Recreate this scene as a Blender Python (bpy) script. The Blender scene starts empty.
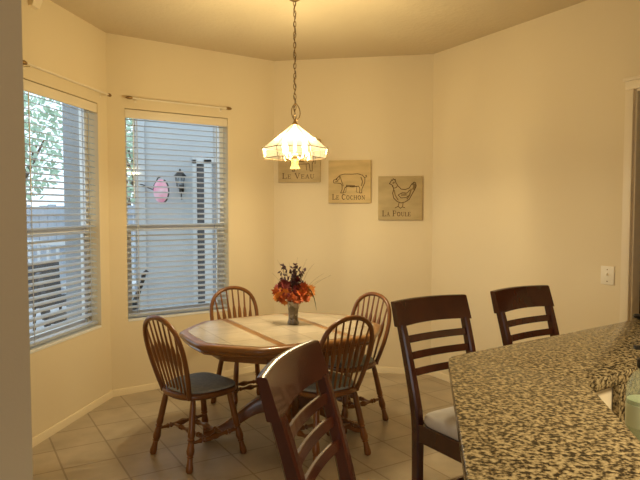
import bpy, bmesh, math, random
from mathutils import Vector, Matrix
random.seed(7)
S = bpy.context.scene
COL = S.collection
R = math.radians
PI = math.pi
CEIL = 3.015

# ------------------------------------------------------------------ materials
def nodes(name):
    m = bpy.data.materials.new(name); m.use_nodes = True
    nt = m.node_tree
    b = nt.nodes.get('Principled BSDF')
    return m, nt, b

def mat(name, col, rough=0.5, metal=0.0, spec=0.5, noise=None, bump=None, coat=0.0):
    m, nt, b = nodes(name)
    b.inputs['Base Color'].default_value = (*col, 1)
    b.inputs['Roughness'].default_value = rough
    b.inputs['Metallic'].default_value = metal
    b.inputs['Specular IOR Level'].default_value = spec
    b.inputs['Coat Weight'].default_value = coat
    tc = nt.nodes.new('ShaderNodeTexCoord')
    if noise:
        sc, col2, stretch = noise
        mp = nt.nodes.new('ShaderNodeMapping'); mp.inputs['Scale'].default_value = stretch
        n = nt.nodes.new('ShaderNodeTexNoise'); n.inputs['Scale'].default_value = sc
        n.inputs['Detail'].default_value = 4
        rp = nt.nodes.new('ShaderNodeValToRGB')
        rp.color_ramp.elements[0].position = 0.35; rp.color_ramp.elements[0].color = (*col, 1)
        rp.color_ramp.elements[1].position = 0.68; rp.color_ramp.elements[1].color = (*col2, 1)
        nt.links.new(tc.outputs['Object'], mp.inputs['Vector'])
        nt.links.new(mp.outputs['Vector'], n.inputs['Vector'])
        nt.links.new(n.outputs['Fac'], rp.inputs['Fac'])
        nt.links.new(rp.outputs['Color'], b.inputs['Base Color'])
    if bump:
        sc, st, dist = bump
        n2 = nt.nodes.new('ShaderNodeTexNoise'); n2.inputs['Scale'].default_value = sc
        n2.inputs['Detail'].default_value = 3
        bp = nt.nodes.new('ShaderNodeBump'); bp.inputs['Strength'].default_value = st
        bp.inputs['Distance'].default_value = dist
        nt.links.new(tc.outputs['Object'], n2.inputs['Vector'])
        nt.links.new(n2.outputs['Fac'], bp.inputs['Height'])
        nt.links.new(bp.outputs['Normal'], b.inputs['Normal'])
    return m

def emit(name, col, st):
    m, nt, b = nodes(name)
    nt.nodes.remove(b)
    e = nt.nodes.new('ShaderNodeEmission')
    e.inputs['Color'].default_value = (*col, 1); e.inputs['Strength'].default_value = st
    nt.links.new(e.outputs[0], nt.nodes['Material Output'].inputs[0])
    return m

def glassy(name, col, clear, frost=0.0, frostcol=(1, 1, 1)):
    """thin sheet glass: transparent + fresnel gloss + some translucent frosting"""
    m, nt, b = nodes(name)
    nt.nodes.remove(b)
    tr = nt.nodes.new('ShaderNodeBsdfTransparent'); tr.inputs[0].default_value = (*col, 1)
    gl = nt.nodes.new('ShaderNodeBsdfGlossy'); gl.inputs['Roughness'].default_value = 0.05
    lw = nt.nodes.new('ShaderNodeLayerWeight'); lw.inputs[0].default_value = 0.5
    pw = nt.nodes.new('ShaderNodeMath'); pw.operation = 'POWER'; pw.inputs[1].default_value = 4.0
    fr = nt.nodes.new('ShaderNodeMath'); fr.operation = 'MULTIPLY_ADD'; fr.inputs[1].default_value = 0.5; fr.inputs[2].default_value = 0.04
    nt.links.new(lw.outputs['Facing'], pw.inputs[0]); nt.links.new(pw.outputs[0], fr.inputs[0])
    mx = nt.nodes.new('ShaderNodeMixShader')
    if frost > 0:
        tl = nt.nodes.new('ShaderNodeBsdfTranslucent'); tl.inputs[0].default_value = (*frostcol, 1)
        df = nt.nodes.new('ShaderNodeBsdfDiffuse'); df.inputs[0].default_value = (*frostcol, 1)
        m0 = nt.nodes.new('ShaderNodeMixShader'); m0.inputs[0].default_value = 0.35
        nt.links.new(tl.outputs[0], m0.inputs[1]); nt.links.new(df.outputs[0], m0.inputs[2])
        m1 = nt.nodes.new('ShaderNodeMixShader'); m1.inputs[0].default_value = frost
        nt.links.new(tr.outputs[0], m1.inputs[1]); nt.links.new(m0.outputs[0], m1.inputs[2])
        base = m1
    else:
        base = tr
    nt.links.new(fr.outputs[0], mx.inputs[0])
    nt.links.new(base.outputs[0], mx.inputs[1]); nt.links.new(gl.outputs[0], mx.inputs[2])
    nt.links.new(mx.outputs[0], nt.nodes['Material Output'].inputs[0])
    return m

M = {}
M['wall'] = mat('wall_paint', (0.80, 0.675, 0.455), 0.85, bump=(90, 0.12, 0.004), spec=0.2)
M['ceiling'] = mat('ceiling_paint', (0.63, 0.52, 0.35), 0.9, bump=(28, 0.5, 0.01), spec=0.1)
M['trim'] = mat('trim_paint', (0.84, 0.72, 0.52), 0.45)
M['white'] = mat('white_vinyl', (0.82, 0.82, 0.80), 0.4)
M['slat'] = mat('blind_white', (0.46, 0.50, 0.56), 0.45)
M['valance'] = mat('valance_cream', (0.84, 0.74, 0.56), 0.5)
M['oak'] = mat('honey_oak', (0.235, 0.085, 0.017), 0.32, noise=(9, (0.135, 0.047, 0.010), (1, 1, 0.15)), coat=0.2)
M['oak_top'] = mat('honey_oak_top', (0.27, 0.115, 0.026), 0.28, noise=(8, (0.185, 0.07, 0.015), (0.15, 1, 1)), coat=0.3)
M['cherry'] = mat('dark_cherry', (0.050, 0.0115, 0.0055), 0.27, noise=(7, (0.092, 0.022, 0.009), (1, 1, 0.15)), coat=0.15)
M['bluefab'] = mat('slate_blue_upholstery', (0.28, 0.305, 0.31), 0.9, noise=(60, (0.35, 0.37, 0.365), (1, 1, 1)), spec=0.1)
M['cream_fab'] = mat('pale_upholstery', (0.64, 0.60, 0.55), 0.75, noise=(20, (0.70, 0.66, 0.61), (1, 1, 1)), spec=0.2)
M['brass'] = mat('antique_brass', (0.32, 0.20, 0.08), 0.35, metal=1.0)
M['leading'] = mat('dark_brass', (0.10, 0.06, 0.02), 0.45, metal=0.7)
M['dark'] = mat('dark_metal', (0.035, 0.028, 0.022), 0.45, metal=0.6)
M['black'] = mat('black_plastic', (0.012, 0.011, 0.01), 0.35)
M['canvas'] = mat('aged_canvas', (0.60, 0.46, 0.25), 0.8, noise=(5, (0.48, 0.365, 0.20), (1, 1, 3)), spec=0.1)
M['canvas2'] = mat('warm_canvas', (0.72, 0.54, 0.27), 0.8, noise=(4, (0.56, 0.42, 0.21), (1, 1, 4)), spec=0.1)
M['canvas3'] = mat('olive_canvas', (0.55, 0.425, 0.23), 0.8, noise=(5, (0.45, 0.35, 0.185), (1, 1, 3)), spec=0.1)
M['ink'] = mat('sepia_ink', (0.10, 0.058, 0.026), 0.8, spec=0.1)
M['inkwash'] = mat('sepia_wash', (0.24, 0.165, 0.075), 0.85, spec=0.1)
M['shade_top'] = glassy('frosted_shade_glass', (.62, 0.60, 0.52), True, 0.05, (1.0, 0.92, 0.72))
M['shade_band'] = glassy('bevelled_shade_glass', (1, 0.98, 0.92), True, 0.02, (1.0, 0.92, 0.76))
M['cup'] = glassy('amber_cup_glass', (1, 0.9, 0.6), True, 0.16, (1.0, 0.82, 0.40))
M['pane'] = glassy('window_glass', (0.95, 0.98, 1.0), True)
M['bulb'] = emit('lit_bulb', (1.0, 0.84, 0.55), 9)
M['plastic'] = glassy('clear_plastic', (0.86, 0.93, 0.84), True, 0.25, (0.85, 0.85, 0.78))
M['soap'] = mat('green_soap', (0.50, 0.56, 0.38), 0.3)
M['soapwhite'] = mat('frosty_bottle', (0.62, 0.66, 0.52), 0.35, noise=(14, (0.42, 0.5, 0.33), (1, 1, 1)))
M['plate'] = mat('switch_plate', (0.86, 0.78, 0.62), 0.35)
M['door'] = mat('dark_door_wood', (0.045, 0.024, 0.008), 0.5, noise=(5, (0.03, 0.016, 0.006), (1, 1, 0.2)))
M['orange'] = mat('orange_leaves', (0.50, 0.105, 0.010), 0.7, noise=(30, (0.30, 0.045, 0.008), (1, 1, 1)))
M['gold'] = mat('amber_leaves', (0.52, 0.17, 0.018), 0.7)
M['red'] = mat('russet_leaves', (0.22, 0.026, 0.015), 0.6, noise=(30, (0.12, 0.012, 0.012), (1, 1, 1)))
M['plum'] = mat('plum_sprays', (0.045, 0.012, 0.014), 0.6)
M['straw'] = mat('dry_grass', (0.22, 0.14, 0.05), 0.8)
M['moss'] = mat('moss_leaf', (0.09, 0.075, 0.025), 0.7)
M['ext_wall'] = mat('porch_stucco', (0.50, 0.53, 0.56), 0.9, bump=(40, 0.2, 0.01))
M['ext_dark'] = mat('dark_window_pane', (0.09, 0.09, 0.10), 0.3)
M['ext_white'] = mat('white_exterior', (0.62, 0.64, 0.66), 0.6)
M['post'] = mat('shaded_post_tone', (0.27, 0.28, 0.30), 0.8)  # porch post's shade is put into this darker grey
M['fence'] = mat('weathered_fence', (0.40, 0.44, 0.50), 0.8, noise=(4, (0.33, 0.37, 0.43), (6, 6, 0.4)))
M['patio'] = mat('patio_concrete', (0.55, 0.56, 0.57), 0.9, noise=(4, (0.47, 0.48, 0.5), (1, 1, 1)))
M['leaf'] = mat('garden_leaves', (0.36, 0.52, 0.36), 0.7, noise=(2, (0.55, 0.66, 0.52), (1, 1, 1)))
M['leaf2'] = mat('dark_garden_leaves', (0.07, 0.14, 0.06), 0.7)
M['bark'] = mat('bark', (0.13, 0.09, 0.06), 0.9)
M['pink'] = mat('pink_paper', (0.85, 0.30, 0.45), 0.7, noise=(8, (0.88, 0.62, 0.70), (1, 1, 1)))
M['wicker'] = mat('dark_wicker', (0.05, 0.05, 0.055), 0.7)

# vase: mosaic crackle
def mosaic():
    m, nt, b = nodes('mosaic_glass')
    tc = nt.nodes.new('ShaderNodeTexCoord')
    v = nt.nodes.new('ShaderNodeTexVoronoi'); v.inputs['Scale'].default_value = 46
    rp = nt.nodes.new('ShaderNodeValToRGB')
    rp.color_ramp.elements[0].color = (0.13, 0.10, 0.06, 1)
    rp.color_ramp.elements[1].color = (0.42, 0.36, 0.26, 1)
    e = rp.color_ramp.elements.new(0.55); e.color = (0.24, 0.19, 0.12, 1)
    sp = nt.nodes.new('ShaderNodeSeparateColor')
    nt.links.new(tc.outputs['Object'], v.inputs['Vector'])
    nt.links.new(v.outputs['Color'], sp.inputs[0]); nt.links.new(sp.outputs[0], rp.inputs[0])
    nt.links.new(rp.outputs[0], b.inputs['Base Color'])
    b.inputs['Roughness'].default_value = 0.15
    return m
M['mosaic'] = mosaic()

def tile_mat(name, c1, c2, mortar, w, h, msize, rough, off=(0, 0, 0), bumpy=0.3):
    m, nt, b = nodes(name)
    tc = nt.nodes.new('ShaderNodeTexCoord')
    mp = nt.nodes.new('ShaderNodeMapping'); mp.inputs['Location'].default_value = off
    br = nt.nodes.new('ShaderNodeTexBrick')
    br.offset = 0.0; br.squash = 1.0
    br.inputs['Color1'].default_value = (*c1, 1); br.inputs['Color2'].default_value = (*c2, 1)
    br.inputs['Mortar'].default_value = (*mortar, 1)
    br.inputs['Scale'].default_value = 1.0
    br.inputs['Mortar Size'].default_value = msize; br.inputs['Mortar Smooth'].default_value = 0.15
    br.inputs['Brick Width'].default_value = w; br.inputs['Row Height'].default_value = h
    n = nt.nodes.new('ShaderNodeTexNoise'); n.inputs['Scale'].default_value = 5; n.inputs['Detail'].default_value = 5
    rp = nt.nodes.new('ShaderNodeValToRGB')
    rp.color_ramp.elements[0].position = 0.3; rp.color_ramp.elements[0].color = (0.80, 0.78, 0.75, 1)
    rp.color_ramp.elements[1].position = 0.7; rp.color_ramp.elements[1].color = (1.08, 1.06, 1.03, 1)
    mx = nt.nodes.new('ShaderNodeMix'); mx.data_type = 'RGBA'; mx.blend_type = 'MULTIPLY'
    mx.inputs[0].default_value = 1.0
    bp = nt.nodes.new('ShaderNodeBump'); bp.inputs['Strength'].default_value = bumpy; bp.inputs['Distance'].default_value = 0.003
    inv = nt.nodes.new('ShaderNodeMath'); inv.operation = 'SUBTRACT'; inv.inputs[0].default_value = 1.0
    L = nt.links.new
    L(tc.outputs['Object'], mp.inputs[0]); L(mp.outputs[0], br.inputs['Vector'])
    L(tc.outputs['Object'], n.inputs['Vector']); L(n.outputs['Fac'], rp.inputs[0])
    L(br.outputs['Color'], mx.inputs[6]); L(rp.outputs[0], mx.inputs[7]); L(mx.outputs[2], b.inputs['Base Color'])
    L(br.outputs['Fac'], inv.inputs[1]); L(inv.outputs[0], bp.inputs['Height']); L(bp.outputs[0], b.inputs['Normal'])
    b.inputs['Roughness'].default_value = rough
    return m
M['floor'] = tile_mat('floor_tile', (0.44, 0.365, 0.26), (0.41, 0.34, 0.245), (0.27, 0.21, 0.14), 0.32, 0.33, 0.006, 0.35, off=(-.205, -.224, 0))
M['ttile'] = tile_mat('table_tile', (0.46, 0.39, 0.29), (0.43, 0.365, 0.27), (0.33, 0.27, 0.19), 0.25, 0.25, 0.004, 0.16)

def granite():
    m, nt, b = nodes('speckled_granite')
    tc = nt.nodes.new('ShaderNodeTexCoord')
    L = nt.links.new
    n1 = nt.nodes.new('ShaderNodeTexNoise'); n1.inputs['Scale'].default_value = 88; n1.inputs['Detail'].default_value = 3
    n1.inputs['Roughness'].default_value = 0.55; n1.inputs['Distortion'].default_value = 0.15
    n2 = nt.nodes.new('ShaderNodeTexNoise'); n2.inputs['Scale'].default_value = 40; n2.inputs['Detail'].default_value = 3
    v = nt.nodes.new('ShaderNodeTexVoronoi'); v.inputs['Scale'].default_value = 190
    r1 = nt.nodes.new('ShaderNodeValToRGB')
    cr = r1.color_ramp
    cr.elements[0].position = 0.385; cr.elements[0].color = (0.018, 0.013, 0.008, 1)
    cr.elements[1].position = 0.66; cr.elements[1].color = (0.46, 0.36, 0.195, 1)
    e = cr.elements.new(0.46); e.color = (0.11, 0.078, 0.038, 1)
    e = cr.elements.new(0.525); e.color = (0.28, 0.21, 0.11, 1)
    ad = nt.nodes.new('ShaderNodeMath'); ad.operation = 'MULTIPLY_ADD'
    ad.inputs[1].default_value = 0.22; 
    sb = nt.nodes.new('ShaderNodeMath'); sb.operation = 'SUBTRACT'; sb.inputs[1].default_value = 0.11
    L(tc.outputs['Object'], n1.inputs['Vector']); L(tc.outputs['Object'], n2.inputs['Vector']); L(tc.outputs['Object'], v.inputs['Vector'])
    L(n2.outputs['Fac'], ad.inputs[0]); L(n1.outputs['Fac'], ad.inputs[2]); L(ad.outputs[0], sb.inputs[0])
    L(sb.outputs[0], r1.inputs[0])
    r2 = nt.nodes.new('ShaderNodeValToRGB')
    r2.color_ramp.elements[0].position = 0.08; r2.color_ramp.elements[0].color = (0.45, 0.42, 0.38, 1)
    r2.color_ramp.elements[1].position = 0.35; r2.color_ramp.elements[1].color = (1, 1, 1, 1)
    L(v.outputs['Distance'], r2.inputs[0])
    mx = nt.nodes.new('ShaderNodeMix'); mx.data_type = 'RGBA'; mx.blend_type = 'MULTIPLY'; mx.inputs[0].default_value = 0.6
    L(r1.outputs[0], mx.inputs[6]); L(r2.outputs[0], mx.inputs[7]); L(mx.outputs[2], b.inputs['Base Color'])
    b.inputs['Roughness'].default_value = 0.16; b.inputs['Specular IOR Level'].default_value = 0.32
    return m
M['granite'] = granite()

# ------------------------------------------------------------------ mesh builder
class MB:
    def __init__(self, T=None):
        self.bm = bmesh.new(); self.T = T or Matrix.Identity(4)
    def face(self, vs):
        try: return self.bm.faces.new(vs)
        except ValueError: return None
    def v(self, p): return self.bm.verts.new(self.T @ Vector(p))
    def box(self, x0, y0, z0, x1, y1, z1, bev=0.0, seg=2, T=None):
        t = self.T @ (T or Matrix.Identity(4))
        vs = [self.bm.verts.new(t @ Vector(p)) for p in
              [(x0,y0,z0),(x1,y0,z0),(x1,y1,z0),(x0,y1,z0),(x0,y0,z1),(x1,y0,z1),(x1,y1,z1),(x0,y1,z1)]]
        fs = [(0,3,2,1),(4,5,6,7),(0,1,5,4),(1,2,6,5),(2,3,7,6),(3,0,4,7)]
        nf = [self.bm.faces.new([vs[i] for i in f]) for f in fs]
        if bev > 0:
            es = list({e for f in nf for e in f.edges})
            bmesh.ops.bevel(self.bm, geom=es, offset=bev, segments=seg, affect='EDGES', profile=0.6)
        return self
    def rings(self, rings, cap=True, closed=False):
        vr = [[self.v(p) for p in r] for r in rings]
        n = len(vr[0])
        m = len(vr)
        for i in range(m if closed else m - 1):
            a, b = vr[i], vr[(i + 1) % m]
            for k in range(n):
                self.face([a[k], a[(k+1) % n], b[(k+1) % n], b[k]])
        if cap and not closed:
            self.face(list(reversed(vr[0]))); self.face(vr[-1])
        return self
    def tube(self, pts, rad, seg=10, cap=True, closed=False, flat=None, up=None):
        """pts path, rad a number or a list; flat=(a,b) cross-section scales; up fixes the frame"""
        pts = [Vector(p) for p in pts]; n = len(pts)
        if not isinstance(rad, (list, tuple)): rad = [rad] * n
        rr = []
        prev = None
        for i, p in enumerate(pts):
            if closed: t = pts[(i+1) % n] - pts[i-1]
            else: t = pts[min(i+1, n-1)] - pts[max(i-1, 0)]
            t.normalize()
            if up is not None:
                a = Vector(up) - t * t.dot(Vector(up))
            elif prev is None:
                a = t.orthogonal()
            else:
                a = prev - t * t.dot(prev)
            a.normalize(); prev = a
            b = t.cross(a)
            fa, fb = flat if flat else (1, 1)
            rr.append([p + (a * math.cos(2*PI*k/seg) * fa + b * math.sin(2*PI*k/seg) * fb) * rad[i] for k in range(seg)])
        return self.rings(rr, cap, closed)
    def bar(self, pts, w, h, up=(0,0,1), ws=None):
        """rectangular-section sweep: w across, h along 'up'"""
        pts = [Vector(p) for p in pts]; n = len(pts); rr = []
        for i, p in enumerate(pts):
            t = (pts[min(i+1, n-1)] - pts[max(i-1, 0)]).normalized()
            u = Vector(up); u = (u - t * t.dot(u)).normalized(); s = t.cross(u)
            k = ws[i] if ws else 1
            c = min(w, h) * 0.16
            W, H = w * k / 2, h * k / 2
            rr.append([p + s*x + u*y for x, y in
                       [(-W+c,-H),(W-c,-H),(W,-H+c),(W,H-c),(W-c,H),(-W+c,H),(-W,H-c),(-W,-H+c)]])
        return self.rings(rr)
    def lathe(self, prof, seg=24, c=(0,0,0), cap=True):
        return self.rings([[(c[0]+r*math.cos(2*PI*k/seg), c[1]+r*math.sin(2*PI*k/seg), c[2]+z) for k in range(seg)] for r, z in prof], cap)
    def turned(self, a, b, prof, seg=10):
        a, b = Vector(a), Vector(b)
        return self.tube([a.lerp(b, t) for t, r in prof], [r for t, r in prof], seg)
    def prism(self, poly, z0, z1, bev=0.0, seg=2):
        lo = [self.v((x, y, z0)) for x, y in poly]; hi = [self.v((x, y, z1)) for x, y in poly]
        n = len(poly); fs = [self.bm.faces.new(list(reversed(lo))), self.bm.faces.new(hi)]
        for k in range(n): fs.append(self.bm.faces.new([lo[k], lo[(k+1) % n], hi[(k+1) % n], hi[k]]))
        if bev > 0:
            es = list(set(fs[0].edges) | set(fs[1].edges))
            bmesh.ops.bevel(self.bm, geom=es, offset=bev, segments=seg, affect='EDGES', profile=0.5)
        return self
    def strip(self, pts, w, z, th=0.0012):
        """flat ribbon stroke in local x,z on plane y=z (a drawn line standing a hair proud)"""
        P = [Vector((p[0], p[1])) for p in pts]
        for a, b in zip(P[:-1], P[1:]):
            d = b - a
            if d.length < 1e-6: continue
            n = Vector((-d.y, d.x)).normalized() * w / 2
            e = d.normalized() * w * 0.3
            q = [a - e + n, b + e + n, b + e - n, a - e - n]
            f = [self.v((x.x, z, x.y)) for x in q]; g = [self.v((x.x, z + th, x.y)) for x in q]
            self.face(f); self.face(list(reversed(g)))
            for k in range(4): self.face([f[k], g[k], g[(k+1) % 4], f[(k+1) % 4]])
        return self
    def poly(self, pts, th=None):
        self.face([self.v(p) for p in pts]); return self
    def build(self, name, m, parent=None, smooth=True, ang=40):
        bmesh.ops.recalc_face_normals(self.bm, faces=self.bm.faces)
        me = bpy.data.meshes.new(name); self.bm.to_mesh(me); self.bm.free()
        me.materials.append(m)
        if smooth:
            me.shade_smooth()
            try: me.set_sharp_from_angle(angle=R(ang))
            except Exception: pass
        o = bpy.data.objects.new(name, me); COL.objects.link(o)
        if parent: o.parent = parent
        return o

def empty(name, loc=(0,0,0), rz=0.0):
    o = bpy.data.objects.new(name, None); COL.objects.link(o)
    o.location = loc; o.rotation_euler = (0, 0, rz); o.empty_display_size = 0.1
    return o
def tag(o, label, cat, group=None, kind=None):
    o['label'] = label; o['category'] = cat
    if group: o['group'] = group
    if kind: o['kind'] = kind
    return o
def struct(o): o['kind'] = 'structure'; return o
def copy_tree(o, parent=None):
    c = o.copy(); COL.objects.link(c)
    if parent: c.parent = parent
    for ch in list(o.children): copy_tree(ch, c)
    return c
def bez(p0, p1, p2, p3, n=12):
    out = []
    for i in range(n + 1):
        t = i / n; s = 1 - t
        out.append(tuple(s**3*a + 3*s*s*t*b + 3*s*t*t*c + t**3*d for a, b, c, d in zip(p0, p1, p2, p3)))
    return out

# ------------------------------------------------------------------ room shell
C12 = Vector((-1.75, 4.975)); C23 = Vector((-0.452, 5.91)); C34 = Vector((1.055, 5.65))
D1 = (C12 - Vector((-1.906, 3.939))).normalized()
W1 = C12 - D1 * 3.0
D4 = Vector((0.8, -1.449)).normalized()
W4 = C34 + D4 * 4.6
TH = 0.16

def wall_frame(A, B):
    d = (B - A); L = d.length; a = math.atan2(d.y, d.x)
    return L, a, Matrix.Translation((A.x, A.y, 0)) @ Matrix.Rotation(a, 4, 'Z')
def place(o, A, a): o.location = (A.x, A.y, 0); o.rotation_euler = (0, 0, a)

def wall(name, A, B, holes=(), ext=(0.08, 0.08), m='wall'):
    L, a, T = wall_frame(A, B)
    mb = MB(); x = -ext[0]
    for s0, s1, z0, z1 in holes:
        mb.box(x, 0, 0, s0, TH, CEIL)
        if z0 > 0: mb.box(s0, 0, 0, s1, TH, z0)
        mb.box(s0, 0, z1, s1, TH, CEIL)
        x = s1
    mb.box(x, 0, 0, L + ext[1], TH, CEIL)
    o = mb.build(name, M[m], smooth=False); place(o, A, a); return struct(o)

def baseboard(name, A, B, parts):
    L, a, T = wall_frame(A, B)
    mb = MB()
    for s0, s1 in parts:
        prof = [(0.0, 0.0), (-0.014, 0.0), (-0.011, 0.046), (-0.007, 0.054), (0.0, 0.056)]
        mb.rings([[(s, y, z) for y, z in prof] for s in (s0, s1)])
    o = mb.build(name, M['wall']); place(o, A, a); return struct(o)

Z0, Z1 = 0.62, 2.42
wall('wall_left', W1, C12, [(1.90, 2.85, Z0, Z1)])
wall('wall_back_left', C12, C23, [(0.147, 1.10, Z0, Z1)])
wall('wall_back', C23, C34)
wall('wall_right', C34, W4, [(2.005, 2.86, 0, 2.345)])
baseboard('baseboard_left', W1, C12, [(0, 2.998)])
baseboard('baseboard_back_left', C12, C23, [(0.003, 1.597)])
baseboard('baseboard_back', C23, C34, [(0.003, 1.526)])
baseboard('baseboard_right', C34, W4, [(0.003, 1.925)])
# nearer stub of wall at the left, and the kitchen shell behind the camera
K = Vector((-1.075, 2.2))
mbk = MB(); mbk.prism([(K.x, K.y), (-2.8, 1.95), (-2.8, 2.25), (-1.24, 2.48)], 0, CEIL)
struct(mbk.build('wall_near_left', M['wall'], smooth=False))
BR = Vector((4.1, -2.6))
wall('wall_far_right', W4, BR)
wall('wall_rear', BR, Vector((-2.8, -2.6)))
wall('wall_far_left', Vector((-2.8, -2.6)), Vector((-2.8, 2.0)))
fl = MB(); UA = R(31.4)
fl.box(-5.5, -6.5, -0.1, 6.5, 6.5, 0.0)
floor = fl.build('floor', M['floor'], smooth=False); floor.rotation_euler = (0, 0, UA); struct(floor)
# clip the floor to the house so the yard outside is free
def clip_to_room(o, poly, z0, z1):
    bm = bmesh.new()
    inv = o.matrix_basis.inverted()
    lo = [bm.verts.new(inv @ Vector((x, y, z0))) for x, y in poly]; hi = [bm.verts.new(inv @ Vector((x, y, z1))) for x, y in poly]
    bm.faces.new(list(reversed(lo))); bm.faces.new(hi)
    for k in range(len(poly)): bm.faces.new([lo[k], lo[(k+1) % len(poly)], hi[(k+1) % len(poly)], hi[k]])
    bmesh.ops.recalc_face_normals(bm, faces=bm.faces)
    bm.to_mesh(o.data); bm.free()
def outw(A, B, k): 
    d = (B - A).normalized(); return Vector((-d.y, d.x)) * k
ROOM = [W1 + outw(W1, C12, .1), C12 + Vector((-.09, .05)), C23 + Vector((-.03, .1)), C34 + Vector((.06, .09)), W4 + outw(C34, W4, .12),
        Vector((4.2, -2.7)), Vector((-2.9, -2.7)), Vector((-2.9, 2.25)), Vector((-2.3, 2.3))]
clip_to_room(floor, [tuple(p) for p in ROOM], -0.1, 0.0)
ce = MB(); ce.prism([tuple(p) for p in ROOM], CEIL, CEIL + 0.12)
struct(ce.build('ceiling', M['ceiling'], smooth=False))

# ------------------------------------------------------------------ windows, blinds, rods
def window(n, A, B, s0, s1):
    L, a, T = wall_frame(A, B)
    mb = MB(); y0, y1 = 0.095, 0.14
    f = 0.04
    mb.box(s0, y0, Z0, s0 + f, y1, Z1); mb.box(s1 - f, y0, Z0, s1, y1, Z1)
    mb.box(s0 + f, y0, Z1 - f, s1 - f, y1, Z1); mb.box(s0 + f, y0, Z0, s1 - f, y1, Z0 + f)
    zm = 1.415
    mb.box(s0 + f, y0 + .004, zm - .03, s1 - f, y1 - .004, zm + .03, .004)
    mb.box(s0 + f, y0 + .006, Z0 + f, s0 + f + .03, y1 - .012, zm - .03); mb.box(s1 - f - .03, y0 + .006, Z0 + f, s1 - f, y1 - .012, zm - .03)
    mb.box(s0 + f + .03, y0 + .006, Z0 + f, s1 - f - .03, y1 - .012, Z0 + f + .035)
    w = mb.build('window_%d' % n, M['white']); place(w, A, a); struct(w)
    for za, zb, yy in ((Z0 + f + .03, zm - .028, .113), (zm + .028, Z1 - f + .002, .125)):
        g = MB(); g.box(s0 + f - .002, yy, za, s1 - f + .002, yy + .004, zb)
        g.build('glass_pane', M['pane'], w, smooth=False)
    sl = MB(); sl.box(s0 + .002, -0.002, Z0 + .0005, s1 - .002, y0 - .001, Z0 + .018, .004)
    sl.build('window_sill', M['white'], w)
    return a
def blind(A, B, s0, s1, label):
    L, a, T = wall_frame(A, B)
    p = T @ Vector(((s0 + s1) / 2, 0, Z0))
    root = empty('window_blind', p, a); tag(root, label, 'blind', 'white slatted window blinds')
    w = (s1 - s0) / 2 - 0.006; H = Z1 - Z0
    v = MB(); v.box(-w - .003, 0.004, H - 0.078, w + .003, 0.016, H - 0.006, .003)
    v.build('valance', M['valance'], root)
    h = MB(); h.box(-w, 0.02, H - 0.055, w, 0.075, H - 0.008, .003); h.build('headrail', M['white'], root)
    sm = MB(); pitch = 0.047; z = H - 0.085; tilt = R(14); hw = 0.0245
    yc = 0.047
    zs = []
    while z > 0.075:
        zs.append(z)
        rr = []
        for x in (-w + .004, w - .004):
            top = []; bot = []
            for k in range(5):
                u = -1 + k / 2
                yy = yc + u * hw * math.cos(tilt); zz = z + u * hw * math.sin(tilt) + (1 - u*u) * 0.003
                top.append((x, yy, zz + .0013)); bot.append((x, yy, zz - .0013))
            rr.append(top + bot[::-1])
        sm.rings(rr); z -= pitch
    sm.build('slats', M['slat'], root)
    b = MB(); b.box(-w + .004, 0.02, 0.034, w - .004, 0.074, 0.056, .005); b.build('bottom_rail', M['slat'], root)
    for x in (-w + .10, w - .10):
        c = MB()
        for yy in (yc - .026, yc + .026):
            c.box(x - .004, yy - .0008, 0.05, x + .004, yy + .0008, H - .05)
        for z in zs: c.box(x - .0012, yc - .025, z - .0035, x + .0012, yc + .025, z - .0022)
        c.build('ladder_tape', M['slat'], root, smooth=False)
    t = MB(); t.tube([(-w + .06, -.004, H - .08), (-w + .06, -.006, H - .75)], .004, 8); t.build('tilt_wand', M['white'], root)
    return root
def rod(A, B, s0, s1, label, z=2.502):
    L, a, T = wall_frame(A, B)
    p = T @ Vector(((s0 + s1) / 2, 0, z))
    root = empty('curtain_rod', p, a); tag(root, label, 'curtain rod', 'bare curtain rods above the windows')
    w = (s1 - s0) / 2
    r = MB(); r.tube([(-w + .01, -.045, 0), (w - .01, -.045, 0)], .0085, 10)
    r.build('rod', M['valance'], root)
    for sx in (-1, 1):
        f = MB(); f.tube([(sx*(w-.01), -.045, 0), (sx*(w+.012), -.045, 0), (sx*(w+.03), -.045, 0), (sx*(w+.045), -.045, 0)], [.011, .015, .012, .004], 10)
        f.build('finial', M['brass'], root)
        k = MB(); k.box(sx*(w-.05)-.012, -.003, -.03, sx*(w-.05)+.012, -.0005, .02, .001); k.box(sx*(w-.05)-.006, -.052, -.014, sx*(w-.05)+.006, -.003, -.0085)
        k.build('bracket', M['valance'], root)
window(1, W1, C12, 1.90, 2.85)
window(2, C12, C23, 0.147, 1.10)
blind(W1, C12, 1.90, 2.85, 'white slatted blind in the left window beside the foreground wall, bright sky behind it')
blind(C12, C23, 0.147, 1.10, 'white slatted blind in the window with a lantern outside, behind the spindle back chairs')
rod(W1, C12, 1.88, 2.945, 'slim bare curtain rod above the left window next to the foreground wall')
rod(C12, C23, 0.185, 1.075, 'slim bare curtain rod above the window nearer the hanging lamp')

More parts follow.
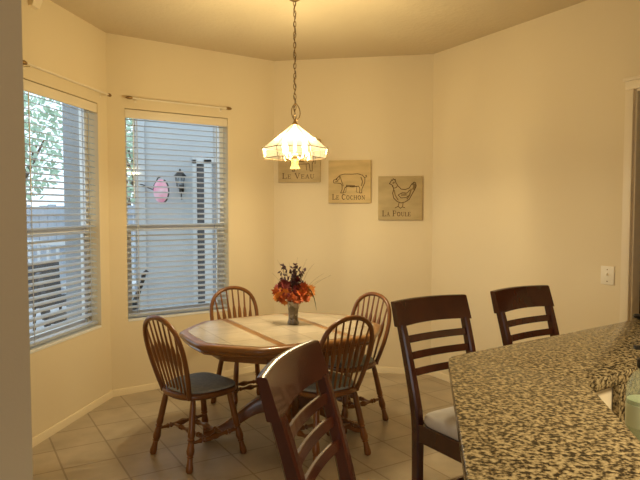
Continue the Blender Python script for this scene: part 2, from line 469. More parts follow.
# right hand doorway: casing, door, switch
L4, a4, T4 = wall_frame(C34, W4)
cs = MB()
cs.box(1.947, -.02, 0, 2.005, .0, 2.345, .004); cs.box(2.86, -.02, 0, 2.93, .0, 2.345, .004)
cs.box(1.947, -.02, 2.345, 2.93, 0, 2.40, .004); cs.box(1.935, -.03, 2.40, 2.945, 0, 2.422, .004)
cs.box(2.005, 0, 0, 2.02, TH, 2.345); cs.box(2.845, 0, 0, 2.86, TH, 2.345); cs.box(2.02, 0, 2.33, 2.845, TH, 2.345)
c_ = cs.build('trim_1', M['trim']); place(c_, C34, a4); struct(c_)
dr = MB(); dr.box(2.022, .075, 0.004, 2.843, .115, 2.328, .002)
for z0, z1 in ((.15, .95), (1.07, 2.15)):
    for x0 in (2.12, 2.47): dr.box(x0, .068, z0, x0 + .28, .08, z1, .006)
d_ = dr.build('door_1', M['door']); place(d_, C34, a4); struct(d_)
hn = MB(); hn.lathe([(.004, 0), (.022, .004), (.026, .02), (.018, .035), (.004, .04)], 16)
hh = hn.build('door_knob', M['brass'], d_); hh.matrix_parent_inverse = Matrix.Identity(4)
hh.location = (2.10, .074, 1.0); hh.rotation_euler = (PI/2, 0, 0)

sw = empty('light_switch', T4 @ Vector((1.842, 0, 1.128)), a4)
tag(sw, 'cream toggle light switch plate on the right wall above the granite bar', 'light switch')
p_ = MB(); p_.box(-.05, -.007, -.062, .05, -.0005, .062, .003); p_.build('switch_plate', M['plate'], sw)
p_ = MB(); p_.box(-.006, -.022, .0, .006, -.006, .014, .002, T=Matrix.Rotation(R(-12), 4, 'X')); p_.build('toggle', M['plate'], sw)
for z in (-.04, .04):
    p_ = MB(); p_.tube([(0, -.0065, z), (0, -.0085, z)], .004, 10); p_.build('screw', M['brass'], sw)

# small pale fitting high on the left wall
L1, a1, T1 = wall_frame(W1, C12)
ms = empty('wall_sensor', T1 @ Vector((2.03, 0, 2.93)), a1)
tag(ms, 'small pale wedge shaped fitting high on the wall above the left window', 'wall sensor')
p_ = MB(); p_.rings([[(-.045, -.0005, .06), (.045, -.0005, .06), (.045, -.07, .06), (-.045, -.07, .06)], [(-.04, -.0005, -.03), (.04, -.0005, -.03), (.04, -.03, -.03), (-.04, -.03, -.03)]])
p_.build('sensor_body', M['trim'], ms)
p_ = MB(); p_.box(-.05, -.075, .06, .05, -.0005, .068, .002); p_.build('sensor_cap', M['plate'], ms)

# ------------------------------------------------------------------ wall plaques
L3, a3, T3 = wall_frame(C23, C34)
GL = {  # serif capitals in a unit-high box: width, thick strokes, thin strokes
 'L': (.62, [[(.12,0),(.12,1)]], [[(0,1),(.26,1)],[(0,0),(.6,0)],[(.6,0),(.6,.22)]]),
 'E': (.64, [[(.12,0),(.12,1)]], [[(0,1),(.58,1)],[(.58,1),(.58,.8)],[(0,0),(.6,0)],[(.6,0),(.6,.22)],[(.12,.52),(.44,.52)],[(.44,.42),(.44,.62)]]),
 'V': (.80, [[(.12,1),(.40,0)]], [[(.40,0),(.68,1)],[(0,1),(.26,1)],[(.56,1),(.8,1)]]),
 'A': (.80, [[(.40,1),(.68,0)]], [[(.12,0),(.40,1)],[(0,0),(.24,0)],[(.56,0),(.8,0)],[(.22,.35),(.58,.35)]]),
 'U': (.80, [[(.14,1),(.14,.28),(.24,.06),(.4,0)]], [[(.4,0),(.58,.06),(.66,.28),(.66,1)],[(0,1),(.28,1)],[(.55,1),(.78,1)]]),
 'C': (.74, [[(.4,1),(.16,.85),(.08,.5),(.16,.15),(.4,0)]], [[(.4,1),(.62,.92),(.66,.74)],[(.4,0),(.6,.06),(.68,.24)]]),
 'O': (.86, [[(.42,1),(.16,.86),(.08,.5),(.16,.14),(.42,0)],[(.42,0),(.68,.14),(.76,.5),(.68,.86),(.42,1)]], []),
 'H': (.88, [[(.14,0),(.14,1)],[(.70,0),(.70,1)]], [[(0,0),(.28,0)],[(0,1),(.28,1)],[(.56,0),(.84,0)],[(.56,1),(.84,1)],[(.14,.5),(.70,.5)]]),
 'N': (.88, [[(.14,1),(.70,0)]], [[(.14,0),(.14,1)],[(.70,0),(.70,1)],[(0,1),(.16,1)],[(.02,0),(.26,0)],[(.58,1),(.82,1)]]),
 'P': (.66, [[(.14,0),(.14,1)]], [[(0,0),(.28,0)],[(0,1),(.4,1)],[(.4,1),(.58,.88),(.6,.72),(.52,.54),(.4,.48),(.14,.48)]]),
}
def lettering(words, h, x0, x1, z, parent, y):
    items = []; x = 0
    for wi, wd in enumerate(words):
        for i, ch in enumerate(wd):
            k = 1.0 if i == 0 else .74
            items.append((ch, x, k)); x += (GL[ch][0] + .14) * k
        x += .42
    tot = x - .42 - .1; sc = (x1 - x0) / (tot * h)
    mb = MB()
    for ch, xx, k in items:
        w_, thick, thin = GL[ch]
        f = lambda p: (x0 + (xx + p[0] * k) * h * sc, z + p[1] * k * h)
        for s in thick: mb.strip([f(p) for p in s], h * .15 * k, y)
        for s in thin: mb.strip([f(p) for p in s], h * .075 * k, y)
    mb.build('lettering', M['ink'], parent, smooth=False)
def plaque(s, zc, m, label, words, strokes, wash, size=0.408):
    root = empty('wall_plaque', T3 @ Vector((s, 0, zc)), a3)
    tag(root, label, 'wall art', 'farm animal plaques on the back wall')
    h = size / 2
    b = MB(); b.box(-h, -.032, -h, h, -.0008, h, .004); b.build('panel', M[m], root)
    y = -.0332
    il = MB()
    for st in strokes: il.strip(st[1:], st[0], y)
    if strokes: il.build('illustration', M['ink'], root, smooth=False)
    il = MB()
    for st in wash: il.strip(st[1:], st[0], y)
    il.build('hatching', M['inkwash'], root, smooth=False)
    lettering(words, .050, -.165, .15 if words[0] == 'LE' else .10, -.17, root, y)
def P(w, *pts): return [w] + [(a, b) for a, b in pts]
def lift(sts, k, dx, dz): return [[st[0]] + [(a*k + dx, b*k + dz) for a, b in st[1:]] for st in sts]
pig = [P(.006, (-.155,.0),(-.15,.018),(-.125,.02),(-.115,.04),(-.09,.062),(-.05,.072),(.02,.07),(.08,.074),(.125,.06),(.148,.03),(.146,-.01),(.13,-.045),(.118,-.075),(.118,-.108),(.096,-.108),(.10,-.07),(.088,-.042)),
       P(.006, (-.155,.0),(-.15,-.012),(-.12,-.012),(-.085,-.018),(-.072,-.035),(-.07,-.07),(-.085,-.108),(-.06,-.108),(-.045,-.06),(-.03,-.045),(.03,-.052),(.085,-.045)),
       P(.005, (-.115,.036),(-.13,.028),(-.118,.012),(-.10,.022),(-.095,.05)), P(.004, (-.03,-.045),(-.035,-.10),(-.05,-.106)),
       P(.004, (.07,-.045),(.065,-.10),(.085,-.104)), P(.005, (.146,.035),(.165,.045),(.16,.06),(.15,.05)), P(.006,(-.03,-.048),(.09,-.044))]
pigw = [P(.012, (-.03,-.036),(.05,-.04)), P(.010, (.11,.04),(.125,.0),(.115,-.04)), P(.008, (-.09,.05),(-.075,.0),(-.06,-.04)), P(.008, (-.135,.002),(-.11,.004))]
hen = [P(.007, (-.105,.135),(-.098,.155),(-.088,.148),(-.08,.166),(-.068,.152),(-.06,.16),(-.058,.14),(-.05,.12),(-.03,.09),(.0,.06),(.04,.055),(.08,.07),(.105,.11),(.13,.13),(.145,.12),(.15,.09),(.135,.055),(.105,.0),(.08,-.045),(.04,-.07),(.0,-.08),(-.04,-.065),(-.075,-.03),(-.085,.02),(-.075,.06),(-.085,.095),(-.105,.11),(-.12,.115),(-.105,.135)),
       P(.006, (-.09,.09),(-.075,.07),(-.05,.075),(-.04,.09)), P(.006, (-.03,.0),(.01,.025),(.06,.02),(.085,.05)), P(.006, (-.03,.0),(.0,-.03),(.05,-.025),(.085,.0)), P(.005, (.0,-.005),(.06,.0)),
       P(.006, (-.02,-.078),(-.03,-.115),(-.06,-.13)), P(.006, (-.03,-.115),(-.01,-.13)), P(.006, (.02,-.08),(.015,-.12),(-.01,-.135)), P(.006, (.015,-.12),(.04,-.13))]
henw = [P(.022, (.118,.112),(.135,.10),(.122,.06)), P(.013, (.10,.06),(.085,.0),(.06,-.04)), P(.014, (-.082,.12),(-.07,.13)), P(.010, (-.07,.05),(-.06,.0),(-.03,-.05)), P(.010, (.0,.01),(.05,.01))]
cow = [P(.006, (-.15,.05),(-.13,.08),(-.10,.085),(-.08,.10),(.10,.095),(.14,.08),(.145,.0),(.13,-.03),(.13,-.10),(.11,-.10),(.10,-.03),(-.04,-.035),(-.045,-.10),(-.065,-.10),(-.075,-.02),(-.10,.02),(-.14,.02),(-.15,.05)),
       P(.006, (-.12,.085),(-.125,.11)), P(.006, (.145,.08),(.16,.04),(.158,-.03)), P(.005, (.07,-.03),(.075,-.09)), P(.005, (-.02,-.035),(-.015,-.09))]
coww = [P(.02, (-.03,.06),(.02,.05)), P(.016, (.07,.05),(.11,.03)), P(.012, (-.05,.0),(.05,-.01))]
plaque(0.258, 2.045, 'canvas', 'square farm animal plaque partly behind the glass lamp, lettered LE VEAU', ['LE', 'VEAU'], cow, coww, .415)
plaque(0.750, 1.840, 'canvas2', 'square plaque with a pig drawing, middle of the three on the back wall', ['LE', 'COCHON'], pig, pigw)
plaque(1.230, 1.682, 'canvas3', 'square plaque with a hen drawing, lowest on the back wall beside the corner', ['LA', 'POULE'], lift(hen, .93, .01, .028), lift(henw, .93, .01, .028), .412)

# ------------------------------------------------------------------ pendant lamp
lp = empty('pendant_lamp', (-0.17, 4.1, 1.85), R(0))
tag(lp, 'lit six sided glass pendant lamp hanging on a chain over the dining table', 'lamp')
def hexr(r, z, rot=0): return [(r*math.cos(PI/3*k+rot), r*math.sin(PI/3*k+rot), z) for k in range(6)]
za, zb, zc = 0.296, 0.137, 0.070     # cone top, band top, band bottom (above 1.85)
t = MB(); t.rings([hexr(.02, za), hexr(.222, zb)], cap=False); t.build('shade_cone', M['shade_top'], lp, smooth=False)
t = MB(); t.rings([hexr(.221, zb - .002), hexr(.209, zc)], cap=False); t.build('shade_band', M['shade_band'], lp, smooth=False)
t = MB()
A_, B_, C_ = hexr(.02, za), hexr(.2225, zb), hexr(.2095, zc)
for k in range(6):
    t.tube([A_[k], B_[k]], .0022, 6); t.tube([B_[k], C_[k]], .0022, 6)
    t.tube([B_[k], B_[(k+1) % 6]], .0024, 6); t.tube([C_[k], C_[(k+1) % 6]], .0022, 6)
    m1 = tuple((a + b) / 2 for a, b in zip(B_[k], C_[k])); 
t.build('leading', M['leading'], lp)
t = MB(); t.lathe([(.006, .326), (.010, .322), (.012, .312), (.02, .304), (.023, .296), (.018, .291)], 20); t.build('cap', M['brass'], lp)
t = MB(); t.tube([(0, 0, .30), (0, 0, .06)], .007, 10); t.lathe([(.004, .105), (.022, .1), (.026, .085), (.022, .07), (.006, .062)], 16)
for k in range(4):
    a = PI/4 + PI/2*k
    t.tube([(.02*math.cos(a), .02*math.sin(a), .085), (.05*math.cos(a), .05*math.sin(a), .062), (.085*math.cos(a), .085*math.sin(a), .066), (.094*math.cos(a), .094*math.sin(a), .086)], .005, 8)
t.build('candle_arms', M['brass'], lp)
t = MB(); t.lathe([(.018, .075), (.024, .05), (.022, .03), (.034, .004), (.036, 0), (.03, 0), (.018, .026), (.018, .05)], 20, cap=False); t.build('glass_cup', M['cup'], lp)
for k in range(4):
    a = PI/4 + PI/2*k; c = (.094*math.cos(a), .094*math.sin(a), 0)
    t = MB(); t.lathe([(.013, .086), (.014, .09), (.0125, .118)], 12, c); cs_ = t.build('candle_sleeve', M['trim'], lp)
    t = MB(); t.lathe([(.009, .118), (.016, .132), (.0185, .148), (.015, .166), (.007, .182), (.001, .190)], 14, c); t.build('bulb', M['bulb'], cs_)
# chain to the ceiling and the cord threaded through it
ztop = CEIL - 1.85
t = MB(); z = .324; k = 0
while z < ztop - .055:
    pts = []
    for i in range(14):
        a = 2*PI*i/14
        x = .0085*math.cos(a); zz = z + .021 + .021*math.sin(a)
        pts.append((x, 0, zz) if k % 2 == 0 else (0, x, zz))
    t.tube(pts, .0026, 6, closed=True); z += .0345; k += 1
t.build('chain', M['brass'], lp)
t = MB(); pts = [(.007*math.sin(i*.9), .006*math.cos(i*.9), .33 + i*(ztop-.35)/60) for i in range(61)]; t.tube(pts, .0022, 6); t.build('cord', M['dark'], lp)
t = MB(); t.tube(bez((0, 0, .326), (.05, .0, .335), (.042, .01, .41), (.006, 0, .44), 10), .0032, 8); t.tube(bez((.006, 0, .44), (-.035, 0, .42), (-.028, .01, .35), (0, 0, .326), 10), .0032, 8); t.build('slack_loop', M['brass'], lp)
t = MB(); t.lathe([(.012, ztop - .05), (.03, ztop - .042), (.058, ztop - .02), (.064, ztop - .0005)], 24); t.build('ceiling_canopy', M['brass'], lp)

# ------------------------------------------------------------------ dining table
TA = R(29.5); TC = (-0.252, 4.095)
tb = empty('dining_table', (TC[0], TC[1], 0), TA)
tag(tb, 'oak pedestal dining table with stone tiles set in its top, under the pendant lamp', 'table')
def octo(a, b, a2, b2, bow=.03, n=6):
    """bowed octagon: half length a, half width b, straight corners from (a,b2) to (a2,b)"""
    V = [(a, -b2), (a, b2), (a2, b), (-a2, b), (-a, b2), (-a, -b2), (-a2, -b), (a2, -b)]
    out = []
    for i in range(8):
        p, q = Vector(V[i]), Vector(V[(i+1) % 8]); d = q - p
        nrm = Vector((d.y, -d.x)).normalized()
        bw = bow * (1.0 if d.length > .5 else .4)
        for k in range(n):
            s = k / n; r = p + d*s + nrm * bw * 4*s*(1-s); out.append((r.x, r.y))
    return out
def scaled(o, k):   # inset by a constant-ish amount
    return [(x - math.copysign(min(abs(x), k*abs(x)/math.hypot(x, y)), x), y - math.copysign(min(abs(y), k*abs(y)/math.hypot(x, y)), y)) for x, y in o]
OUT = octo(.665, .515, .40, .22)
t = MB()
lay = [(.05, .690), (.03, .694), (.022, .704), (.026, .712), (.006, .724), (.0, .738), (.004, .752), (.014, .7595), (.03, .7605)]
t.rings([[(x, y, z) for x, y in scaled(OUT, k)] for k, z in lay]); top = t.build('tabletop', M['oak_top'], tb)
IN = scaled(OUT, .055)
def clipx(poly, x0, x1):
    for sgn, lim in ((1, x0), (-1, -x1)):
        out = []
        for i in range(len(poly)):
            p, q = poly[i], poly[(i+1) % len(poly)]
            ip, iq = sgn*p[0] >= lim, sgn*q[0] >= lim
            if ip: out.append(p)
            if ip != iq:
                s = (sgn*lim - p[0]) / (q[0] - p[0]); out.append((sgn*lim, p[1] + s*(q[1]-p[1])))
        poly = out
    return poly
for x0, x1 in ((-.9, -.272), (-.218, .218), (.272, .9)):
    t = MB(); t.prism(clipx(IN, x0, x1), .7600, .7625, .0008, 1); t.build('tile_inlay', M['ttile'], tb, smooth=False)
t = MB(); ap = scaled(OUT, .16); ap2 = scaled(OUT, .185)
t.rings([[(x, y, z) for x, y in r] for r, z in ((ap, .63), (ap, .692), (ap2, .692), (ap2, .63))], closed=True); t.build('apron', M['oak'], tb)
t = MB(); t.lathe([(.17, .692), (.17, .67), (.09, .655), (.07, .62), (.062, .58), (.085, .53), (.105, .46), (.11, .40), (.095, .34), (.075, .31), (.095, .295), (.11, .27), (.115, .20), (.11, .155), (.06, .145)], 24)
t.build('pedestal', M['oak'], tb)
for ang in (160, 250, 340, 70):
    a = R(ang); t = MB()
    pts = bez((.08, 0, .235), (.22, 0, .27), (.30, 0, .12), (.50, 0, .045), 14)
    pts += [(.54, 0, .037)]
    rr = []
    for i, p in enumerate(pts):
        s = i / (len(pts) - 1)
        hw = .036 - .008*s; hh = .055 - .024*s
        if s > .9: hh = .033; hw = .034
        zc_ = p[2]; rr.append([(p[0], y, max(zc_ + z, .001)) for y, z in [(-hw, -hh), (hw, -hh), (hw*1.0, hh*.5), (hw*.6, hh), (-hw*.6, hh), (-hw, hh*.5)]])
    t.rings(rr); o = t.build('foot', M['oak'], tb); o.rotation_euler = (0, 0, a)

# ------------------------------------------------------------------ windsor chairs
def make_windsor():
    root = empty('windsor_chair')
    # saddle seat
    ol = []
    N = 40
    for i in range(N):
        a = 2*PI*i/N; c, s = math.cos(a), math.sin(a)
        e = 0.50 if s > 0 else .66
        x = .215 * math.copysign(abs(c)**e, c); y = .205 * math.copysign(abs(s)**e, s)
        if y < 0: x *= 1 - .18 * (abs(y)/.205)**1.5
        ol.append((x, y))
    t = MB()
    t.rings([[(x*k, y*k, z) for x, y in ol] for k, z in ((.86, .408), (.95, .412), (1.0, .424), (1.0, .436), (.97, .445), (.9, .448))])
    t.build('seat', M['oak'], root)
    t = MB(); t.rings([[(x*k*.93, (y*k + .012)*.93, z) for x, y in ol] for k, z in ((.98, .4485), (1.0, .454), (.985, .464), (.92, .471), (.6, .476), (.2, .476))])
    t.build('seat_cushion', M['bluefab'], root)
    legp = [(0, .012), (.06, .0145), (.16, .016), (.42, .0165), (.50, .0185), (.53, .0145), (.55, .0195), (.575, .0135), (.62, .017), (.70, .0205), (.745, .0185), (.77, .0135), (.785, .018), (.80, .013), (.86, .0145), (.93, .0185), (.975, .0185), (1.0, .013)]
    feet = {}
    for sx in (-1, 1):
        for sy in (-1, 1):
            a = (sx*.148, sy*.135, .412); b = (sx*.208, sy*.208, .0)
            t = MB(); t.turned(a, b, [(q, w*1.22) for q, w in legp]); t.build('leg', M['oak'], root)
            feet[sx, sy] = (Vector(a), Vector(b))
    at = lambda k, s: feet[k][0].lerp(feet[k][1], s)
    sp_ = [(0, .006), (.08, .0075), (.16, .009), (.2, .0135), (.23, .008), (.26, .014), (.30, .0085), (.40, .009), (.46, .0145), (.5, .0165), (.54, .0145), (.60, .009), (.70, .0085), (.74, .014), (.77, .008), (.8, .0135), (.84, .009), (.92, .0075), (1, .006)]
    sp = [(q, w*1.3) for q, w in sp_]
    for sx in (-1, 1):
        t = MB(); t.turned(at((sx, -1), .60), at((sx, 1), .60), sp, 8); t.build('side_stretcher', M['oak'], root)
    for f in (.33, .68):
        a = at((-1, -1), .60).lerp(at((-1, 1), .60), f); b = at((1, -1), .60).lerp(at((1, 1), .60), f)
        t = MB(); t.turned(a, b, sp, 8); t.build('cross_stretcher', M['oak'], root)
    # bow
    tilt = R(14.5); y0 = -.165; z0 = .44
    def bp(x, h): return (x, y0 - h*math.sin(tilt), z0 + h*math.cos(tilt))
    hgt = .495
    half = bez((.150, 0), (.215, .20), (.235, .40), (.118, .465), 12) + bez((.118, .465), (.08, .487), (.04, hgt), (0, hgt), 6)[1:]
    full = half + [(-x, h) for x, h in reversed(half[:-1])]
    full = [(full[0][0], -.02)] + full + [(full[-1][0], -.02)]
    t = MB(); t.tube([bp(x, h) for x, h in full], .0155, 10, flat=(1.0, 1.0)); t.build('bow', M['oak'], root)
    def bow_at(x):
        for (xa, ha), (xb, hb) in zip(half[:-1], half[1:]):
            if (xa - x) * (xb - x) <= 0 and ha > .3: return ha + (hb - ha) * (x - xa) / (xb - xa + 1e-9)
        return hgt
    for k in range(-3, 4):
        xb = k * .037; xt = k * .053
        h = bow_at(abs(xt)) - .004
        a, b = bp(xb, -.015), bp(xt, h)
        t = MB(); prof = [(0, .006), (.1, .0065), (.3, .0068), (.42, .009), (.5, .0125), (.58, .0135), (.66, .011), (.72, .007), (.85, .0058), (1, .005)]
        A, B = Vector(a), Vector(b)
        t.tube([A.lerp(B, s) for s, r in prof], [r*1.2 for s, r in prof], 8, flat=(1.0, .8), up=(1, 0, 0)); t.build('spindle', M['oak'], root)
    return root
w0 = make_windsor()
chairs = [(-.785, 3.80, 46, 'oak spindle back chair nearest the left window, blue grey seat fully in view'),
          (-.585, 4.75, -58, 'oak spindle back chair on the far side of the table before the slatted window'),
          (.20, 4.44, 219, 'oak spindle back chair at the right end of the table toward the back wall'),
          (.02, 3.825, 126, 'oak spindle back chair with its back to the camera, behind the nearest dark stool')]
for i, (x, y, f, lb) in enumerate(chairs):
    o = w0 if i == 0 else copy_tree(w0)
    o.location = (x, y, 0); o.rotation_euler = (0, 0, R(f - 90))
    tag(o, lb, 'chair', 'spindle back chairs around the dining table')

# ------------------------------------------------------------------ bar stools
def make_stool():
    root = empty('bar_stool')
    hw = .174   # half spacing of the posts; origin under the middle of the rear legs at seat level, +y forward
    def py(z):   # recline of the back posts
        if z < .70: return 0 - .03*max(0, (.25 - z))
        s = (z - .70) / .48; return -.125 * (s**1.25)
    for sx in (-1, 1):
        t = MB(); pts = []; 
        zs = [0, .15, .35, .55, .68, .75, .82, .9, .98, 1.04, 1.07, 1.088]
        t.bar([(sx*(hw + (.025*(z - .7) if z > .7 else 0)), py(z), z) for z in zs], .036, .042, up=(0, 1, 0), ws=[.85, .92, 1, 1, 1.05, 1.05, 1, .97, .93, .9, .88, .86]); t.build('back_post', M['cherry'], root)
        t = MB(); t.bar([(sx*(hw + .012), .385, 0), (sx*(hw + .01), .38, .3), (sx*(hw + .005), .37, .69)], .038, .038, up=(0, 1, 0), ws=[.8, .92, 1]); t.build('front_leg', M['cherry'], root)
    def arc(z, bow, half, n=10): return [(half*u, py(z) - bow*(1 - u*u), z) for u in [-1 + 2*i/n for i in range(n + 1)]]
    # crest rail: a tall curved board
    t = MB(); rr = []
    for i in range(13):
        u = -1 + i/6; x = u*(hw + .034); bow = .024*(1 - u*u)
        zt = 1.185 + .004*(1 - u*u); zb = 1.082 + .008*(1 - u*u)
        yt, yb = py(1.18) - bow, py(1.09) - bow
        rr.append([(x, yb + .019, zb), (x, yt + .014, zt - .004), (x, yt + .009, zt), (x, yt - .009, zt), (x, yt - .014, zt - .004), (x, yb - .017, zb)])
    t.rings(rr); t.build('crest_rail', M['cherry'], root)
    for z in (1.028, .962, .896):
        t = MB(); t.bar(arc(z, .016, hw + .003), .014, .031, up=(0, -.25, 1)); t.build('back_slat', M['cherry'], root)
    t = MB()
    for a, b in (((-hw, .0), (-hw - .003, .37)), ((hw, .0), (hw + .003, .37))): t.bar([(a[0], a[1], .665), (b[0], b[1], .665)], .026, .075)
    t.bar([(-hw, .37, .665), (hw, .37, .665)], .026, .075); t.bar([(-hw, .0, .665), (hw, .0, .665)], .026, .075)
    t.build('seat_frame', M['cherry'], root)
    ol = []
    for i in range(36):
        a = 2*PI*i/36; c, s = math.cos(a), math.sin(a)
        ol.append((.182*math.copysign(abs(c)**.25, c), .197*math.copysign(abs(s)**.25, s)))
    t = MB(); t.rings([[(x*k, y*k + .215, z) for x, y in ol] for k, z in ((.98, .7030), (1.01, .711), (1.015, .726), (.99, .741), (.92, .750), (.6, .756), (.2, .757))]); t.build('seat_cushion', M['cream_fab'], root)
    for sx in (-1, 1):
        t = MB(); t.bar([(sx*hw, .012, .33), (sx*(hw + .008), .37, .33)], .02, .03); t.build('side_rung', M['cherry'], root)
        
    t = MB(); t.bar([(-hw, .375, .25), (hw, .375, .25)], .022, .034); t.build('foot_rung', M['cherry'], root)
    t = MB(); t.bar([(-hw, .0, .40), (hw, .0, .40)], .02, .03); t.build('rear_rung', M['cherry'], root)
    return root
s0 = make_stool()
def stool_at(o, topc, ang):   # topc: middle of the crest on plan, ang: direction it faces
    f = Vector((math.cos(R(ang)), math.sin(R(ang))))
    p = Vector(topc) + f*.145
    o.location = (p.x, p.y, 0); o.rotation_euler = (0, 0, R(ang - 90))
stools = [((.471, 2.628), -58, 'dark wood bar stool with a pale seat beside the corner of the granite bar'),
          ((.978, 2.960), -56, 'dark wood bar stool below the light switch, only its ladder back above the bar'),
          ((-.094, 1.567), -16.5, 'nearest dark wood bar stool in the foreground, its ladder back in front of the table')]
for i, (p, a, lb) in enumerate(stools):
    o = s0 if i == 0 else copy_tree(s0)
    stool_at(o, p, a); tag(o, lb, 'bar stool', 'ladder back stools along the granite bar')

# ------------------------------------------------------------------ breakfast bar
dl = Vector((.162, .917)).normalized(); df = Vector((1.033, .724)).normalized()
OC = Vector((.436, 2.02)); IC = Vector((.772, 1.718))
def lineint(p, d, q, e):
    den = d.x*e.y - d.y*e.x; s = ((q.x-p.x)*e.y - (q.y-p.y)*e.x) / den; return p + d*s
nl = Vector((dl.y, -dl.x)); nf = Vector((df.y, -df.x))     # inward normals (toward the kitchen)
WID_L = (IC - OC).dot(nl); WID_F = (IC - OC).dot(nf)
def bandpoly(o0, o1, la=1.95, lb=2.1, round_r=0.0):
    """mitred L band between offsets o0 and o1 from the outer edge"""
    c0 = lineint(OC + nl*o0, dl, OC + nf*o0, df); c1 = lineint(OC + nl*o1[0], dl, OC + nf*o1[1], df)
    p = [c0 - dl*la]
    if round_r:
        p += [tuple(x) for x in bez(tuple(c0 - dl*round_r), tuple(c0 - dl*round_r*.4), tuple(c0 + df*round_r*.4), tuple(c0 + df*round_r), 8)]
    else: p += [c0]
    p += [c0 + df*lb, c1 + df*(lb - .02)]
    if round_r: p += [tuple(x) for x in bez(tuple(c1 + df*.03), tuple(c1 + df*.01), tuple(c1 - dl*.01), tuple(c1 - dl*.03), 6)]
    else: p += [c1]
    p += [c1 - dl*(la - .1)]
    return [tuple(Vector(q)) for q in p]
bt = MB(); bt.prism(bandpoly(0, (WID_L, WID_F), round_r=.045), 1.032, 1.07, .009, 3)
b_ = bt.build('breakfast_bar', M['granite']); tag(b_, 'angled speckled granite bar top in the right foreground', 'countertop')
kw = MB(); kw.prism(bandpoly(.19, (WID_L - .02, WID_F - .02), 1.9, 2.05), 0.0, 1.0315)
struct(kw.build('wall_bar', M['trim'], smooth=False))
# lower worktop with its backsplash, and the base cabinet under it
c1 = lineint(OC + nl*(WID_L - .018), dl, OC + nf*(WID_F - .018), df)
wt = MB(); far = c1 + df*1.9; near = c1 - dl*1.7
q = lineint(near + nl*.62, dl, far + nf*.62, df)
wt.prism([tuple(near), tuple(c1), tuple(far), tuple(far + nf*.62), tuple(q), tuple(near + nl*.62)], .882, .918, .006)
w_ = wt.build('worktop', M['granite']); tag(w_, 'lower speckled granite worktop behind the bar, under the clear bottle', 'countertop')
cb = MB(); near2 = near + dl*.02
q2 = lineint(near + nl*.58, dl, far + nf*.58, df)
c2 = lineint(c1 + nl*.005, dl, c1 + nf*.005, df)
cb.prism([tuple(near + nl*.005), tuple(c2), tuple(far + nf*.005), tuple(far + nf*.58), tuple(q2), tuple(near + nl*.58)], 0.0, .8815)
cbo = cb.build('base_cabinet', M['trim'], smooth=False); tag(cbo, 'cream base cabinet under the lower granite worktop', 'cabinet')
bs = MB()
g0 = c1 + df*.185; g1 = c1 + df*1.85
bs.prism([tuple(g0 + nf*.001), tuple(g1 + nf*.001), tuple(g1 + nf*.021), tuple(g0 + nf*.021)], .9185, 1.031, .001)
bso = bs.build('backsplash', M['granite']); tag(bso, 'narrow granite backsplash strip beneath the bar edge beside the clear bottle', 'backsplash')

# bottle on the worktop
bo = empty('soap_bottle', (.893, 1.63, .9185)); bo.scale = (1, 1, 1.13); tag(bo, 'clear bottle tinged green with a black cap, at the right edge behind the bar', 'bottle')
t = MB(); t.lathe([(.03, 0), (.042, .003), (.045, .02), (.045, .13), (.042, .155), (.028, .178), (.016, .188), (.016, .198)], 24); t.build('bottle_body', M['plastic'], bo)
t = MB(); t.lathe([(.028, .004), (.041, .007), (.0425, .02), (.0425, .115), (.02, .116)], 24); t.build('liquid', M['soapwhite'], bo)
t = MB(); t.lathe([(.0435, .05), (.0455, .051), (.0455, .105), (.0435, .106)], 24, cap=False); t.build('green_label', M['soap'], bo)
t = MB(); t.lathe([(.018, .192), (.02, .196), (.02, .214), (.008, .218), (.006, .236), (.012, .238), (.012, .248)], 16); t.box(-.03, -.007, .238, .01, .007, .248, .002); t.build('pump_cap', M['black'], bo)
dk = empty('black_coaster', (1.475, 2.74, 1.0705)); tag(dk, 'small black round dish at the far right end of the bar', 'dish')
t = MB(); t.lathe([(.018, 0), (.028, .003), (.032, .014), (.026, .018), (.022, .012), (.004, .01)], 20); t.build('bowl', M['black'], dk)

# ------------------------------------------------------------------ vase and autumn bouquet
VX, VY, VZ = -.190, 4.225, .763
va = empty('flower_vase', (VX, VY, VZ)); tag(va, 'small tapered mosaic glass vase on the table holding the autumn leaves', 'vase')
t = MB(); t.lathe([(.03, .0), (.040, .002), (.041, .012), (.034, .03), (.033, .06), (.037, .11), (.0425, .155), (.044, .16), (.040, .16), (.034, .11), (.029, .05), (.026, .03)], 24, cap=True); t.build('vase_body', M['mosaic'], va)
bq = empty('autumn_bouquet', (VX, VY, VZ)); tag(bq, 'bouquet of orange and russet leaves with dark sprays, standing in the mosaic vase', 'bouquet')
def maple(mb, c, nrm, up, s):
    nrm = Vector(nrm).normalized(); up = Vector(up); up = (up - nrm*up.dot(nrm)).normalized(); sd = nrm.cross(up)
    prof = [(0, -.15), (.16, -.4), (.30, -.22), (.62, -.30), (.50, -.02), (.92, .25), (.55, .28), (.60, .62), (.25, .50), (0, 1.0)]
    ol = prof + [(-x, y) for x, y in reversed(prof[1:-1])]
    pts = []
    for x, y in ol:
        pts.append(Vector(c) + (sd*x + up*y)*s + nrm*(-(x*x + y*y)*s*.12))
    ctr = mb.v(Vector(c)); vs = [mb.v(p) for p in pts]
    for k in range(len(vs)): mb.face([ctr, vs[k], vs[(k+1) % len(vs)]])
def cluster(name, m, centres, n, s, seed):
    rnd = random.Random(seed); mb = MB()
    for c, rad in centres:
        for i in range(n):
            d = Vector((rnd.gauss(0, 1), rnd.gauss(0, 1), rnd.gauss(0, .8))).normalized()
            if d.y > .5: d.y *= -.6
            p = Vector(c) + d*rad*rnd.uniform(.45, 1)
            q = Vector((rnd.uniform(-.5, .5), -1, rnd.uniform(-.3, .7))); q = q - d*q.dot(d)
            if q.length < .1: q = d.orthogonal()
            maple(mb, p, q, d, s*rnd.uniform(.8, 1.25))
    mb.build(name, m, bq, smooth=False)
